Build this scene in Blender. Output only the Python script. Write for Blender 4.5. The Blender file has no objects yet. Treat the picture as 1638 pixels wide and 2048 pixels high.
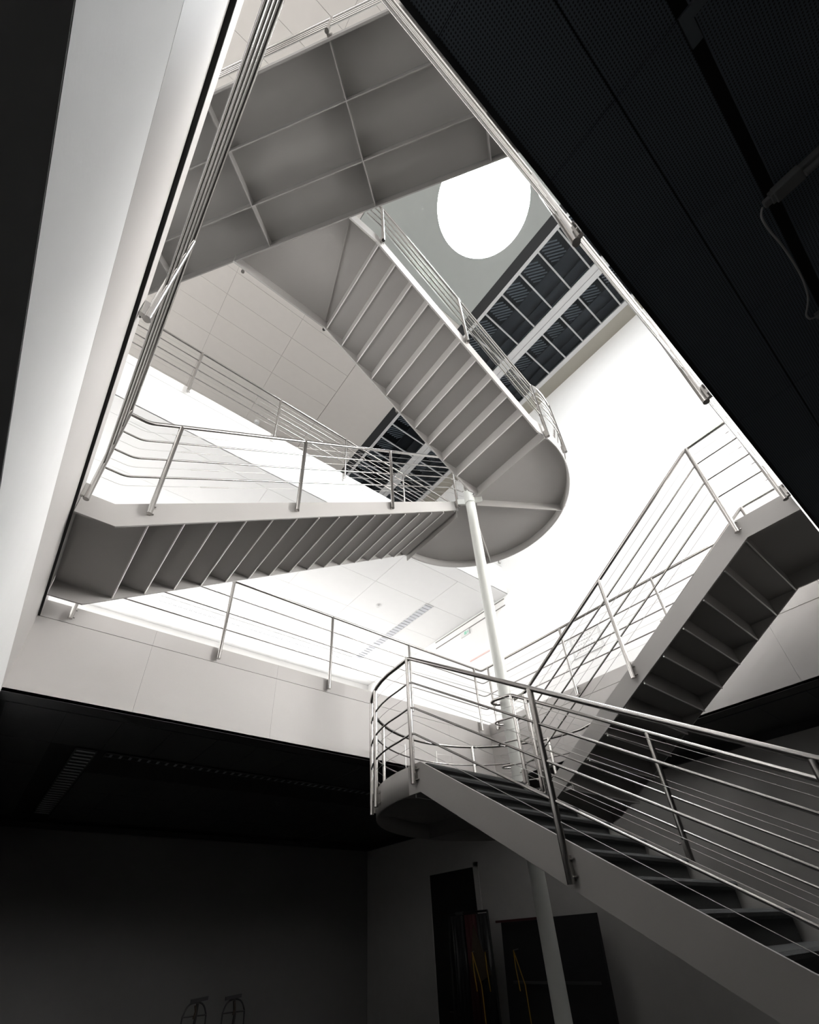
import bpy, math, random
from mathutils import Vector, Matrix
random.seed(7)
PI = math.pi
scn = bpy.context.scene
col = scn.collection
ZO = 1.384                      # eye height above the ground floor; all z below are given from eye level

# ------------------------------------------------------------------ camera
cam_d = bpy.data.cameras.new('camera')
cam = bpy.data.objects.new('camera', cam_d)
col.objects.link(cam)
cam_d.sensor_fit = 'HORIZONTAL'
cam_d.sensor_width = 36.0
cam_d.lens = 955.369 / 1638 * 36.0
cam_d.shift_x = (819 - 817.536) / 1638
cam_d.shift_y = (1199.884 - 1024) / 1638
cam_d.clip_start = 0.02
PITCH, ROLL, HEAD = math.radians(35.82032), math.radians(-3.45544), math.radians(40.61975)
_f = Vector((0, math.cos(PITCH), math.sin(PITCH)))
_r = Vector((1, 0, 0))
_u = Vector((0, -math.sin(PITCH), math.cos(PITCH)))
r2 = math.cos(ROLL) * _r + math.sin(ROLL) * _u
u2 = -math.sin(ROLL) * _r + math.cos(ROLL) * _u
Rz = Matrix.Rotation(-HEAD, 3, 'Z')
r2, u2, f2 = Rz @ r2, Rz @ u2, Rz @ _f
mw = Matrix(((r2.x, u2.x, -f2.x, 0), (r2.y, u2.y, -f2.y, 0), (r2.z, u2.z, -f2.z, ZO), (0, 0, 0, 1)))
cam.matrix_world = mw
scn.camera = cam

# ------------------------------------------------------------------ world, exposure
world = bpy.data.worlds.new('world')
scn.world = world
world.use_nodes = True
bg = world.node_tree.nodes['Background']
bg.inputs[0].default_value = (0.86, 0.93, 1.0, 1)
bg.inputs[1].default_value = 1.0
scn.view_settings.view_transform = 'Standard'
scn.view_settings.look = 'None'
scn.view_settings.gamma = 1.0
scn.view_settings.use_curve_mapping = False
scn.view_settings.exposure = 0.15
SKY_ROUND = 58                # round rooflight
FILL_L1 = 4.5                    # glow of added unseen left windows, first floor
FILL_BK = 6.2                  # first floor, added unseen back windows brightening the gallery
FILL_FR = 1.5                  # first floor, added unseen front windows, sills raised to spare the bridge
FILL_L2F = 1.0                  # second floor, added unseen front windows
FILL_L2 = 4.6                    # second floor, added unseen left windows lighting the tall wall
FILL_RT = 47.0                  # first floor, added unseen right window lighting the header wall

# ------------------------------------------------------------------ levels and plan
FL0 = -1.384
L1, L2 = 2.91, 7.14             # finished floors
S1, S2 = 1.945, 6.175           # soffits
ROOF = 10.82
XW, YB, XL, YN = 7.24, 10.5, -4.0, -4.0   # room
OX0, OX1, OY0, OY1 = -0.31, 5.95, 0.027, 5.08   # first-floor opening
CX, CY = 4.05, 3.16             # column

# ------------------------------------------------------------------ materials
M = {}
def mat(name, color, rough=0.5, metal=0.0, var=0.0, scale=6.0, bump=0.0, bscale=60.0, spec=0.5, stretch=(1, 1, 1), sheen=0.0, emit=None, estr=0.0):
    m = bpy.data.materials.new(name)
    m.use_nodes = True
    nt = m.node_tree
    b = nt.nodes['Principled BSDF']
    b.inputs['Base Color'].default_value = (*color, 1)
    b.inputs['Roughness'].default_value = rough
    b.inputs['Metallic'].default_value = metal
    b.inputs['Specular IOR Level'].default_value = spec
    if sheen:
        b.inputs['Sheen Weight'].default_value = sheen
    tc = nt.nodes.new('ShaderNodeTexCoord')
    mp = nt.nodes.new('ShaderNodeMapping')
    mp.inputs['Scale'].default_value = stretch
    nt.links.new(tc.outputs['Object'], mp.inputs['Vector'])
    if var:
        n = nt.nodes.new('ShaderNodeTexNoise')
        n.inputs['Scale'].default_value = scale
        n.inputs['Detail'].default_value = 5
        nt.links.new(mp.outputs[0], n.inputs['Vector'])
        rp = nt.nodes.new('ShaderNodeMapRange')
        rp.inputs['To Min'].default_value = 1 - var
        rp.inputs['To Max'].default_value = 1 + var
        nt.links.new(n.outputs['Fac'], rp.inputs['Value'])
        mx = nt.nodes.new('ShaderNodeMix')
        mx.data_type = 'RGBA'
        mx.blend_type = 'MULTIPLY'
        mx.inputs['Factor'].default_value = 1
        mx.inputs[6].default_value = (*color, 1)
        nt.links.new(rp.outputs[0], mx.inputs[7])
        nt.links.new(mx.outputs[2], b.inputs['Base Color'])
    if bump:
        n2 = nt.nodes.new('ShaderNodeTexNoise')
        n2.inputs['Scale'].default_value = bscale
        n2.inputs['Detail'].default_value = 3
        nt.links.new(mp.outputs[0], n2.inputs['Vector'])
        bp = nt.nodes.new('ShaderNodeBump')
        bp.inputs['Strength'].default_value = bump
        bp.inputs['Distance'].default_value = 0.01
        nt.links.new(n2.outputs['Fac'], bp.inputs['Height'])
        nt.links.new(bp.outputs[0], b.inputs['Normal'])
    if emit:
        b.inputs['Emission Color'].default_value = (*emit, 1)
        b.inputs['Emission Strength'].default_value = estr
    M[name] = m
    return m

mat('plaster', (0.80, 0.795, 0.785), 0.75, var=0.03, bump=0.05)
mat('header_white', (0.90, 0.90, 0.895), 0.7, var=0.02, bump=0.05)
mat('ceiling_white', (0.80, 0.80, 0.80), 0.8, var=0.02)
mat('roof_panel', (0.60, 0.57, 0.54), 0.7, var=0.03)
mat('roof_joint', (0.22, 0.21, 0.20), 0.8)
mat('roof_plate', (0.40, 0.42, 0.402), 0.7, var=0.03)
mat('fascia', (0.485, 0.466, 0.452), 0.5, var=0.05, scale=1.5, bump=0.03)
mat('strip', (0.60, 0.60, 0.60), 0.28, metal=0.85, var=0.06, scale=3)
mat('gallery_carpet', (0.22, 0.215, 0.21), 0.95, var=0.2, scale=40)
mat('lip', (0.85, 0.84, 0.82), 0.32, metal=0.55)
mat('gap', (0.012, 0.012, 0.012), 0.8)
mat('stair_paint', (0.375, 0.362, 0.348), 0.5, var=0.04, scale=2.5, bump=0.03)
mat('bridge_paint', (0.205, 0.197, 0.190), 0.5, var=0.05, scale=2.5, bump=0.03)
mat('column_paint', (0.62, 0.63, 0.60), 0.4, var=0.04)
mat('steel', (0.44, 0.425, 0.41), 0.22, metal=1.0, var=0.05, scale=40, stretch=(1, 1, 8))
mat('steel_dark', (0.20, 0.20, 0.20), 0.4, metal=1.0)
mat('cable', (0.50, 0.49, 0.48), 0.35, metal=0.9)
mat('carpet', (0.010, 0.012, 0.012), 0.95, var=0.4, scale=90, bump=0.8, bscale=260, sheen=0.35)
mat('floor_dark', (0.07, 0.068, 0.066), 0.7, var=0.2, scale=3)
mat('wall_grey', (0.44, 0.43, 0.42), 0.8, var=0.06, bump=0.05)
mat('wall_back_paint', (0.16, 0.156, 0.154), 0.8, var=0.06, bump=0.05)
mat('ceiling_charcoal', (0.52, 0.52, 0.53), 0.7, var=0.05)
mat('soffit_dark', (0.018, 0.019, 0.021), 0.6, var=0.1)
mat('dark_metal', (0.02, 0.02, 0.022), 0.45, metal=0.3)
mat('black', (0.006, 0.006, 0.006), 0.6)
mat('frame_white', (0.62, 0.62, 0.62), 0.45, var=0.03)
mat('beige', (0.36, 0.34, 0.29), 0.6, var=0.05)
mat('louvre', (0.42, 0.43, 0.44), 0.5)
mat('duct_dark', (0.03, 0.033, 0.037), 0.4, var=0.15)
mat('board_dark', (0.014, 0.014, 0.016), 0.5, var=0.15)
mat('board_red', (0.045, 0.008, 0.010), 0.6)
mat('cloth_brown', (0.045, 0.032, 0.02), 0.9, var=0.2, scale=20)
mat('strap_yellow', (0.30, 0.16, 0.01), 0.7, var=0.1)
mat('tube_black', (0.008, 0.008, 0.008), 0.4)
mat('reflector', (0.50, 0.51, 0.54), 0.3, metal=0.9)
mat('lamp_body', (0.70, 0.70, 0.70), 0.5)
mat('lamp_body_dark', (0.05, 0.05, 0.05), 0.5)
mat('plastic_white', (0.7, 0.7, 0.7), 0.4)
mat('exit_green', (0.30, 0.62, 0.48), 0.5)
mat('sign_red', (0.80, 0.56, 0.53), 0.6)
mat('ink', (0.22, 0.21, 0.20), 0.7)
mat('cable_grey', (0.42, 0.42, 0.42), 0.6)
mat('batten_grey', (0.22, 0.22, 0.22), 0.5)
mat('slot_grey', (0.16, 0.18, 0.20), 0.5)
mat('soffit_board', (0.05, 0.05, 0.052), 0.6, var=0.1)
mat('lamp_glass', (0.58, 0.59, 0.63), 0.5)
mat('sky_round', (0.9, 0.9, 0.9), 0.5, emit=(0.95, 0.98, 1.0), estr=SKY_ROUND)
mat('fill_l1', (0.9, 0.9, 0.9), 0.5, emit=(1.0, 0.985, 0.965), estr=FILL_L1)
mat('fill_bk', (0.9, 0.9, 0.9), 0.5, emit=(1.0, 0.985, 0.965), estr=FILL_BK)
mat('fill_fr', (0.9, 0.9, 0.9), 0.5, emit=(1.0, 0.985, 0.965), estr=FILL_FR)
mat('fill_rt', (0.9, 0.9, 0.9), 0.5, emit=(1.0, 0.985, 0.965), estr=FILL_RT)
mat('fill_l2f', (0.9, 0.9, 0.9), 0.5, emit=(1.0, 0.985, 0.965), estr=FILL_L2F)
mat('fill_l2', (0.9, 0.9, 0.9), 0.5, emit=(1.0, 0.985, 0.965), estr=FILL_L2)

def perforated():
    m = mat('perforated', (0.020, 0.022, 0.026), 0.55)
    nt = m.node_tree
    b = nt.nodes['Principled BSDF']
    tc = nt.nodes.new('ShaderNodeTexCoord')
    sp = nt.nodes.new('ShaderNodeSeparateXYZ')
    nt.links.new(tc.outputs['Object'], sp.inputs[0])
    p = 0.0085
    ds = []
    for ax in (0, 1):
        a = nt.nodes.new('ShaderNodeMath'); a.operation = 'MULTIPLY'; a.inputs[1].default_value = PI / p
        nt.links.new(sp.outputs[ax], a.inputs[0])
        s = nt.nodes.new('ShaderNodeMath'); s.operation = 'SINE'
        nt.links.new(a.outputs[0], s.inputs[0])
        ds.append(s)
    mu = nt.nodes.new('ShaderNodeMath'); mu.operation = 'MULTIPLY'
    nt.links.new(ds[0].outputs[0], mu.inputs[0]); nt.links.new(ds[1].outputs[0], mu.inputs[1])
    ab = nt.nodes.new('ShaderNodeMath'); ab.operation = 'ABSOLUTE'
    nt.links.new(mu.outputs[0], ab.inputs[0])
    gt = nt.nodes.new('ShaderNodeMath'); gt.operation = 'GREATER_THAN'; gt.inputs[1].default_value = 0.62
    nt.links.new(ab.outputs[0], gt.inputs[0])
    mx = nt.nodes.new('ShaderNodeMix'); mx.data_type = 'RGBA'
    mx.inputs[6].default_value = (0.15, 0.175, 0.21, 1)
    mx.inputs[7].default_value = (0.03, 0.032, 0.038, 1)
    nt.links.new(gt.outputs[0], mx.inputs['Factor'])
    nt.links.new(mx.outputs[2], b.inputs['Base Color'])
perforated()

def dark_glass():
    m = bpy.data.materials.new('dark_glass')
    m.use_nodes = True
    nt = m.node_tree
    nt.nodes.clear()
    out = nt.nodes.new('ShaderNodeOutputMaterial')
    tr = nt.nodes.new('ShaderNodeBsdfTransparent'); tr.inputs[0].default_value = (0.72, 0.75, 0.78, 1)
    gl = nt.nodes.new('ShaderNodeBsdfGlossy'); gl.inputs[0].default_value = (0.8, 0.82, 0.85, 1); gl.inputs['Roughness'].default_value = 0.04
    fr = nt.nodes.new('ShaderNodeFresnel'); fr.inputs[0].default_value = 1.22
    mx = nt.nodes.new('ShaderNodeMixShader')
    nt.links.new(fr.outputs[0], mx.inputs[0]); nt.links.new(tr.outputs[0], mx.inputs[1]); nt.links.new(gl.outputs[0], mx.inputs[2])
    nt.links.new(mx.outputs[0], out.inputs[0])
    M['dark_glass'] = m
dark_glass()

# ------------------------------------------------------------------ mesh helpers
class MB:
    def __init__(s):
        s.v = []; s.f = []; s.sm = []
    def add(s, vs, fs, smooth=False):
        n = len(s.v)
        s.v += [tuple(p) for p in vs]
        for f in fs:
            s.f.append([i + n for i in f]); s.sm.append(smooth)
        return s
    def box(s, x0, x1, y0, y1, z0, z1):
        vs = [(x, y, z) for z in (z0, z1) for y in (y0, y1) for x in (x0, x1)]
        return s.add(vs, [(0, 2, 3, 1), (4, 5, 7, 6), (0, 1, 5, 4), (2, 6, 7, 3), (0, 4, 6, 2), (1, 3, 7, 5)])
    def obox(s, o, ax, ay, az):
        """box spanned by three edge vectors from the corner o"""
        o, ax, ay, az = map(Vector, (o, ax, ay, az))
        vs = [o + ax * i + ay * j + az * k for k in (0, 1) for j in (0, 1) for i in (0, 1)]
        fs = [(0, 2, 3, 1), (4, 5, 7, 6), (0, 1, 5, 4), (2, 6, 7, 3), (0, 4, 6, 2), (1, 3, 7, 5)]
        if ax.cross(ay).dot(az) < 0:
            fs = [f[::-1] for f in fs]
        return s.add(vs, fs)
    def prism(s, poly, d):
        """closed 3D polygon extruded by vector d"""
        poly = [Vector(p) for p in poly]; d = Vector(d); n = len(poly)
        nn = Vector((0, 0, 0))
        for i in range(n):
            nn += poly[i].cross(poly[(i + 1) % n])
        if nn.dot(d) > 0:
            poly = poly[::-1]
        vs = poly + [p + d for p in poly]
        fs = [tuple(range(n)), tuple(range(2 * n - 1, n - 1, -1))]
        for i in range(n):
            j = (i + 1) % n
            fs.append((j, i, i + n, j + n))
        return s.add(vs, fs)
    def tube(s, pts, r, n=12, caps=True, smooth=True):
        pts = [Vector(p) for p in pts]
        m = len(pts)
        tang = []
        for i in range(m):
            if i == 0: t = (pts[1] - pts[0]).normalized()
            elif i == m - 1: t = (pts[-1] - pts[-2]).normalized()
            else:
                t = ((pts[i] - pts[i - 1]).normalized() + (pts[i + 1] - pts[i]).normalized()).normalized()
            tang.append(t)
        a = Vector((0, 0, 1)) if abs(tang[0].z) < 0.9 else Vector((1, 0, 0))
        nrm = tang[0].cross(a).normalized()
        vs = []
        for i in range(m):
            t = tang[i]
            nrm = (nrm - t * nrm.dot(t)).normalized()
            b = t.cross(nrm)
            k = 1.0
            if 0 < i < m - 1:
                c = max(0.35, t.dot((pts[i + 1] - pts[i]).normalized()))
                k = 1.0 / c
            for j in range(n):
                w = 2 * PI * j / n
                vs.append(pts[i] + (nrm * math.cos(w) + b * math.sin(w)) * r * (k if 0 < i < m - 1 and k < 1.06 else 1))
        fs = []
        for i in range(m - 1):
            for j in range(n):
                j2 = (j + 1) % n
                fs.append((i * n + j, i * n + j2, (i + 1) * n + j2, (i + 1) * n + j))
        s.add(vs, fs, smooth)
        if caps:
            s.add(vs[:n], [tuple(range(n - 1, -1, -1))])
            s.add(vs[-n:], [tuple(range(n))])
        return s
    def build(s, name, mt, parent=None, origin=None, bevel=0.0):
        o = Vector(origin) if origin is not None else Vector((0, 0, 0))
        me = bpy.data.meshes.new(name)
        me.from_pydata([(p[0] - o.x, p[1] - o.y, p[2] - o.z) for p in s.v], [], s.f)
        me.polygons.foreach_set('use_smooth', s.sm)
        me.materials.append(M[mt])
        me.update()
        return place(name, me, parent, o, bevel)

def place(name, me, parent=None, o=Vector((0, 0, 0)), bevel=0.0):
    ob = bpy.data.objects.new(name, me)
    col.objects.link(ob)
    w = Vector((o[0], o[1], o[2] + ZO))
    if parent is not None:
        ob.parent = parent
        ob.location = w - wloc(parent)
    else:
        ob.location = w
    if bevel:
        bv = ob.modifiers.new('bevel', 'BEVEL')
        bv.width = bevel; bv.segments = 2; bv.limit_method = 'ANGLE'
    return ob
def wloc(o):
    p = Vector(o.location)
    while o.parent is not None:
        o = o.parent
        p += o.location
    return p
def tag(o, label, cat, group=None):
    o['label'] = label; o['category'] = cat
    if group: o['group'] = group
    return o
def struct(o, label=None):
    o['kind'] = 'structure'
    if label: o['label'] = label
    return o
def empty(name, loc):
    e = bpy.data.objects.new(name, None)
    e.empty_display_size = 0.1
    col.objects.link(e)
    e.location = (loc[0], loc[1], loc[2] + ZO)
    return e

# ------------------------------------------------------------------ the building shell
struct(MB().box(XL, XW, YN, YB, FL0 - 0.2, FL0).build('floor', 'floor_dark'), 'dark ground floor')
# walls
struct(MB().box(XW, XW + 0.3, YN, YB + 0.3, FL0, L1 - 0.5).build('wall_right_ground', 'wall_grey'), 'grey ground floor wall behind the lower stair')
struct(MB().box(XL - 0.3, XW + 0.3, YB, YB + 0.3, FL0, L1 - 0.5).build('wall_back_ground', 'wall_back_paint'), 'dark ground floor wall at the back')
struct(MB().box(XL - 0.3, XL, YN, YB, FL0, L1 - 0.5).build('wall_left_ground', 'wall_grey'), 'ground floor wall on the left')
struct(MB().box(XL - 0.3, XW + 0.3, YN - 0.3, YN, FL0, L1 - 0.5).build('wall_front_ground', 'wall_grey'), 'ground floor wall behind the viewer')

def window_wall(name, axis, at, t, a0, a1, holes, mt):
    """wall along an axis with rectangular holes (a0,a1,z0,z1) sorted by z rows; built from bands"""
    mb = MB()
    zs = sorted(set([L1 - 0.5, ROOF + 0.6] + [h[2] for h in holes] + [h[3] for h in holes]))
    for z0, z1 in zip(zs[:-1], zs[1:]):
        row = sorted([h for h in holes if h[2] <= z0 + 1e-6 and h[3] >= z1 - 1e-6])
        c = a0
        for h in row + [(a1, a1, 0, 0)]:
            if h[0] > c + 1e-6:
                if axis == 'y': mb.box(at, at + t, c, h[0], z0, z1)
                else: mb.box(c, h[0], at, at + t, z0, z1)
            c = max(c, h[1])
    return struct(mb.build(name, mt))
WL = [(y, y + 2.0, L1 + 0.35, S2 - 0.25) for y in (0.8, 5.4, 7.9)] + [(y, y + 2.0, L2 + 0.35, ROOF - 0.4) for y in (-3.2, -0.6, 2.0, 4.6, 7.2)]
window_wall('wall_left', 'y', XL - 0.3, 0.3, YN, YB, WL, 'plaster')
WF = [(x, x + 2.0, L1 + 1.4, S2 - 0.25) for x in (-3.0, -0.4, 2.2, 4.8)] + [(x, x + 2.0, L2 + 0.35, ROOF - 0.4) for x in (-3.0, -0.4, 2.2, 4.8)]
window_wall('wall_front', 'x', YN - 0.3, 0.3, XL - 0.3, XW + 0.3, WF, 'plaster')
WB = [(x, x + 2.0, L1 + 0.35, S2 - 0.45) for x in (-3.6, -1.5, 0.6, 2.7, 4.8)]
window_wall('wall_back', 'x', YB, 0.3, XL - 0.3, XW + 0.3, WB, 'plaster')
WR = [(-3.6, -1.0, L1 + 0.5, S2 - 0.25)]
struct(window_wall('wall_right', 'y', XW, 0.3, YN, YB + 0.3, WR, 'plaster'), 'tall white plaster wall rising behind the stairs')
wn = 0  # windows added out of view; their glowing panes serve as fill light
for axis, lst, at in (('y', WL, XL), ('x', WF, YN), ('x', WB, YB + 0.3), ('y', WR, XW + 0.3)):
    for a0, a1, z0, z1 in lst:
        wn += 1
        fill_mat = 'fill_bk' if at > YB else 'fill_fr' if axis == 'x' and z0 < 5 else 'fill_l2f' if axis == 'x' else 'fill_rt' if at > XW else 'fill_l1' if z0 < 5 else 'fill_l2'
        fr = MB()
        w = 0.06
        am = (a0 + a1) / 2
        for b0, b1, c0, c1 in ((a0, a0 + w, z0, z1), (a1 - w, a1, z0, z1), (a0, a1, z0, z0 + w), (a0, a1, z1 - w, z1), (am - 0.025, am + 0.025, z0, z1)):
            if axis == 'y': fr.box(at - 0.2, at - 0.1, b0, b1, c0, c1)
            else: fr.box(b0, b1, at - 0.2, at - 0.1, c0, c1)
        o = struct(fr.build('window_%d' % wn, 'frame_white'), 'added out-of-view window with panes glowing as fill light')
        for b0, b1 in ((a0 + w, am - 0.025), (am + 0.025, a1 - w)):
            mb = MB()
            if axis == 'y': mb.box(at - 0.17, at - 0.15, b0, b1, z0 + w, z1 - w)
            else: mb.box(b0, b1, at - 0.17, at - 0.15, z0 + w, z1 - w)
            mb.build('pane', fill_mat, o)

# slabs: concrete body set back behind the cladding, fascia boards, steel edge strip, soffit boards
def slab(name, top, soff, x0, x1, y0, y1, mt='gallery_carpet'):
    return struct(MB().box(x0, x1, y0, y1, soff + 0.02, top).build(name, mt))
IN = 0.05
sl = {}
sl['far'] = slab('floor_gallery_far', L1, S1, XL, XW, OY1 + IN, YB)
sl['right'] = slab('floor_gallery_right', L1, S1, OX1 + IN, XW, YN, OY1 + IN)
sl['near'] = slab('floor_gallery_near', L1, S1, OX0 - IN, OX1 + IN, YN, OY0 - IN)
sl['left'] = slab('floor_gallery_left', L1, S1, XL, OX0 - IN, YN, OY1 + IN)
# second floor: far gallery, narrow returns
s2far = slab('floor_upper_far', L2, S2, XL, XW, OY1 + IN, YB)
s2left = slab('floor_upper_left', L2, S2, XL, -2.6, YN, OY1 + IN)
s2near = slab('floor_upper_near', L2, S2, -2.6, XW, YN, 0.08 - IN)  # unseen front edge brought out to screen the bridge from fill light

def edge(parent, axis, at, sgn, a0, a1, top, soff, joints, mt='fascia', st='fascia', proud=0.004, thick=IN):
    """cladding on a slab edge lying along an axis; sgn = direction the face looks (+/-)"""
    def bx(b0, b1, d0, d1, z0, z1):
        lo, hi = sorted((at + sgn * d0, at + sgn * d1))
        mb = MB()
        if axis == 'x': mb.box(b0, b1, lo, hi, z0, z1)
        else: mb.box(lo, hi, b0, b1, z0, z1)
        return mb
    js = [a0] + [j for j in joints if a0 + 0.05 < j < a1 - 0.05] + [a1]
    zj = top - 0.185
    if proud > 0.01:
        bx(a0, a1, -IN, proud - 0.0015, zj - 0.004, zj + 0.002).build('gap_and_shade', 'gap', parent)  # black plate paints the shade under the proud strip
    bx(a0, a1, -IN, -0.012, zj - 0.006, zj + 0.002).build('gap_and_shade', 'gap', parent)
    g = 0.0008
    for b0, b1 in zip(js[:-1], js[1:]):
        c0, c1 = b0 + (g if b0 != a0 else 0), b1 - (g if b1 != a1 else 0)
        bx(c0, c1, -thick, 0.0, soff, zj - 0.003).build('fascia_panel', mt, parent)
        bx(c0, c1, -IN, proud, zj, top).build('edge_strip', st, parent)
JX = [0.72 + 1.43 * k for k in range(-4, 6)]
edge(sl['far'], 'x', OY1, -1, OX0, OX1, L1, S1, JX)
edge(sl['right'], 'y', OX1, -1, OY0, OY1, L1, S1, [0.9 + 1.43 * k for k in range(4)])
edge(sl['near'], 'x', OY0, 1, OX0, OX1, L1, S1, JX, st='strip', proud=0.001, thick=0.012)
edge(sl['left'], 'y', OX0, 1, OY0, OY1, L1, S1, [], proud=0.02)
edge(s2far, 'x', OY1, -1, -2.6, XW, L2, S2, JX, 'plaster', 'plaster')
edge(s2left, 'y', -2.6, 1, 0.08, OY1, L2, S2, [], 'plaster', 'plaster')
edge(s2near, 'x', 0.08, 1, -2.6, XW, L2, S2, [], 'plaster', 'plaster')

# white header wall under the left gallery edge, with the low dark ceiling to its left
struct(MB().box(OX0 - 0.3, OX0 - 0.0005, YN, YB, 1.165, S1).build('wall_header', 'header_white'), 'bright white header wall below the left gallery edge')
struct(MB().box(XL, OX0 - 0.002, YN, YB, 1.162, 1.1655).build('ceiling_low', 'ceiling_charcoal'), 'low dark ceiling left of the white header wall')

# ground-floor soffits (dark): border strip + boards with joints
sf = struct(MB().box(OX0, XW, OY1 + 0.24, YB, S1 + 0.012, S1 + 0.03).build('ceiling_ground_far', 'black'), 'dark ceiling under the far gallery')
MB().box(OX0, OX1 + 0.24, OY1, OY1 + 0.21, S1 - 0.002, S1 + 0.03).build('border_strip', 'soffit_board', sf)
def board_mesh(w, d, mt, name, t=0.02):
    mb = MB().box(-w / 2, w / 2, -d / 2, d / 2, 0, t)
    me = bpy.data.meshes.new(name)
    me.from_pydata(mb.v, [], mb.f); me.materials.append(M[mt]); me.update()
    return me
bw = 0.482
bm_far = board_mesh(bw - 0.006, 0.94, 'soffit_board', 'ceiling_board')
x = 0.22 - bw / 2
while x + bw / 2 < XW:
    y = OY1 + 0.24 + 0.475
    while y + 0.475 < YB + 0.1:
        if not (y - 0.47 < 6.5 and y + 0.47 > 6.3 and x > 0.3) and not (0.4 < x < 0.75 and y > 5.9):
            place('ceiling_board', bm_far, sf, (x, y, S1))
        y += 0.95
    x += bw
sr = struct(MB().box(OX1 + 0.24, XW, YN, OY1 + 0.24, S1 + 0.012, S1 + 0.03).build('ceiling_ground_right', 'black'), 'dark ceiling under the right gallery')
MB().box(OX1, OX1 + 0.21, OY0, OY1, S1 - 0.002, S1 + 0.03).build('border_strip', 'soffit_board', sr)
for k in range(16):
    y = OY1 + 0.2 - 0.241 - 0.482 * k
    MB().box(OX1 + 0.24, XW - 0.02, y - 0.239, y + 0.239, S1, S1 + 0.02).build('ceiling_board', 'soffit_board', sr)
# perforated ceiling directly overhead on the right
sn = struct(MB().box(OX0, OX1 + 0.2, YN, OY0 - 0.012, S1 + 0.012, S1 + 0.03).build('ceiling_ground_near', 'black'), 'dark perforated ceiling under the near gallery')
rows = [(-0.221, 0.012), (-0.404, -0.223)]
yy = -0.437
while yy > YN + 0.5:
    rows.append((yy - 0.48, yy)); yy -= 0.482
for (ya, yb) in rows:
    me = board_mesh(0.4765, yb - ya - 0.002, 'perforated', 'perforated_panel', 0.012)
    xx = 0.231 - 0.4785 * 2
    while xx < OX1 + 0.2:
        if yb > -2.2:
            place('perforated_panel', me, sn, (xx + 0.239, (ya + yb) / 2, S1 + 0.002))
        xx += 0.4785
MB().box(OX0, OX1, OY0 - 0.0155, OY0 - 0.0005, S1 - 0.002, S1 + 0.001).build('border_strip', 'soffit_dark', sn)
MB().box(0.71, 0.793, -0.4345, -0.4065, S1 - 0.002, S1 + 0.012).build('slot_cover', 'slot_grey', sn)
MB().box(0.71, 0.738, -1.4, -0.4345, S1 - 0.002, S1 + 0.012).build('slot_cover', 'slot_grey', sn)
for xx in (0.231, 0.71, 1.188, 1.667, 2.145, 2.62):
    MB().tube([(xx, 0.018, S1 + 0.004), (xx, 0.018, S1 - 0.001)], 0.0016, 8).build('screw', 'steel_dark', sn)

# first-floor ceiling (underside of the second floor), white boards
c1 = struct(MB().box(XL, XW, OY1, YB, S2 + 0.004, S2 + 0.02).build('ceiling_gallery', 'ceiling_white'), 'white ceiling above the far gallery')
ys = [OY1 + 0.004, OY1 + 0.3, 6.36, 7.44, 8.52, 9.6, YB]
for k, (ya, yb) in enumerate(zip(ys[:-1], ys[1:])):
    if k == 0:
        MB().box(-2.6, XW - 0.02, ya, yb - 0.004, S2 - 0.003, S2 + 0.004).build('ceiling_board', 'ceiling_white', c1)
        continue
    xx = XL
    while xx < XW - 0.1:
        MB().box(xx + 0.003, min(xx + 1.43, XW - 0.02) - 0.003, ya + 0.003, yb - 0.003, S2 - 0.003, S2 + 0.004).build('ceiling_board', 'ceiling_white', c1)
        xx += 1.43
struct(MB().box(XL, -2.6, YN, OY1, S2 + 0.002, S2 + 0.02).build('ceiling_gallery_left', 'ceiling_white'))
struct(MB().box(-2.6, XW, YN, 0.02, S2 + 0.002, S2 + 0.02).build('ceiling_gallery_near', 'ceiling_white'))

# ------------------------------------------------------------------ roof: panelled ceiling, round skylight, glazed strip
SKX, SKY, SKR = 3.24, 1.03, 0.84
RX = 4.35
roof = struct(MB().box(XL, RX, YN, -0.76, ROOF + 0.03, ROOF + 0.15).box(XL, RX, 2.81, YB, ROOF + 0.03, ROOF + 0.15).box(XL, 1.595, -0.76, 2.81, ROOF + 0.03, ROOF + 0.15).build('ceiling', 'roof_joint'), 'panelled roof ceiling with a round skylight')
pm = board_mesh(1.4265, 0.4805, 'roof_panel', 'roof_panel', 0.03)
for i in range(-3, 3):
    for j in range(-10, 20):
        x0, y0 = 0.162 + 1.4305 * i, 0.873 + 0.4845 * j
        if x0 + 1.43 > RX + 0.1 or x0 < XL - 0.3 or y0 < YN or y0 > YB - 0.3: continue
        if x0 > 1.5 and -0.7 < y0 < 2.7: continue
        place('roof_panel', pm, roof, (x0 + 0.715, y0 + 0.242, ROOF))
MB().box(3.03, RX, 2.815, YB, ROOF, ROOF + 0.03).build('roof_panel', 'roof_panel', roof)
MB().box(3.03, RX, YN, -0.765, ROOF, ROOF + 0.03).build('roof_panel', 'roof_panel', roof)
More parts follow.
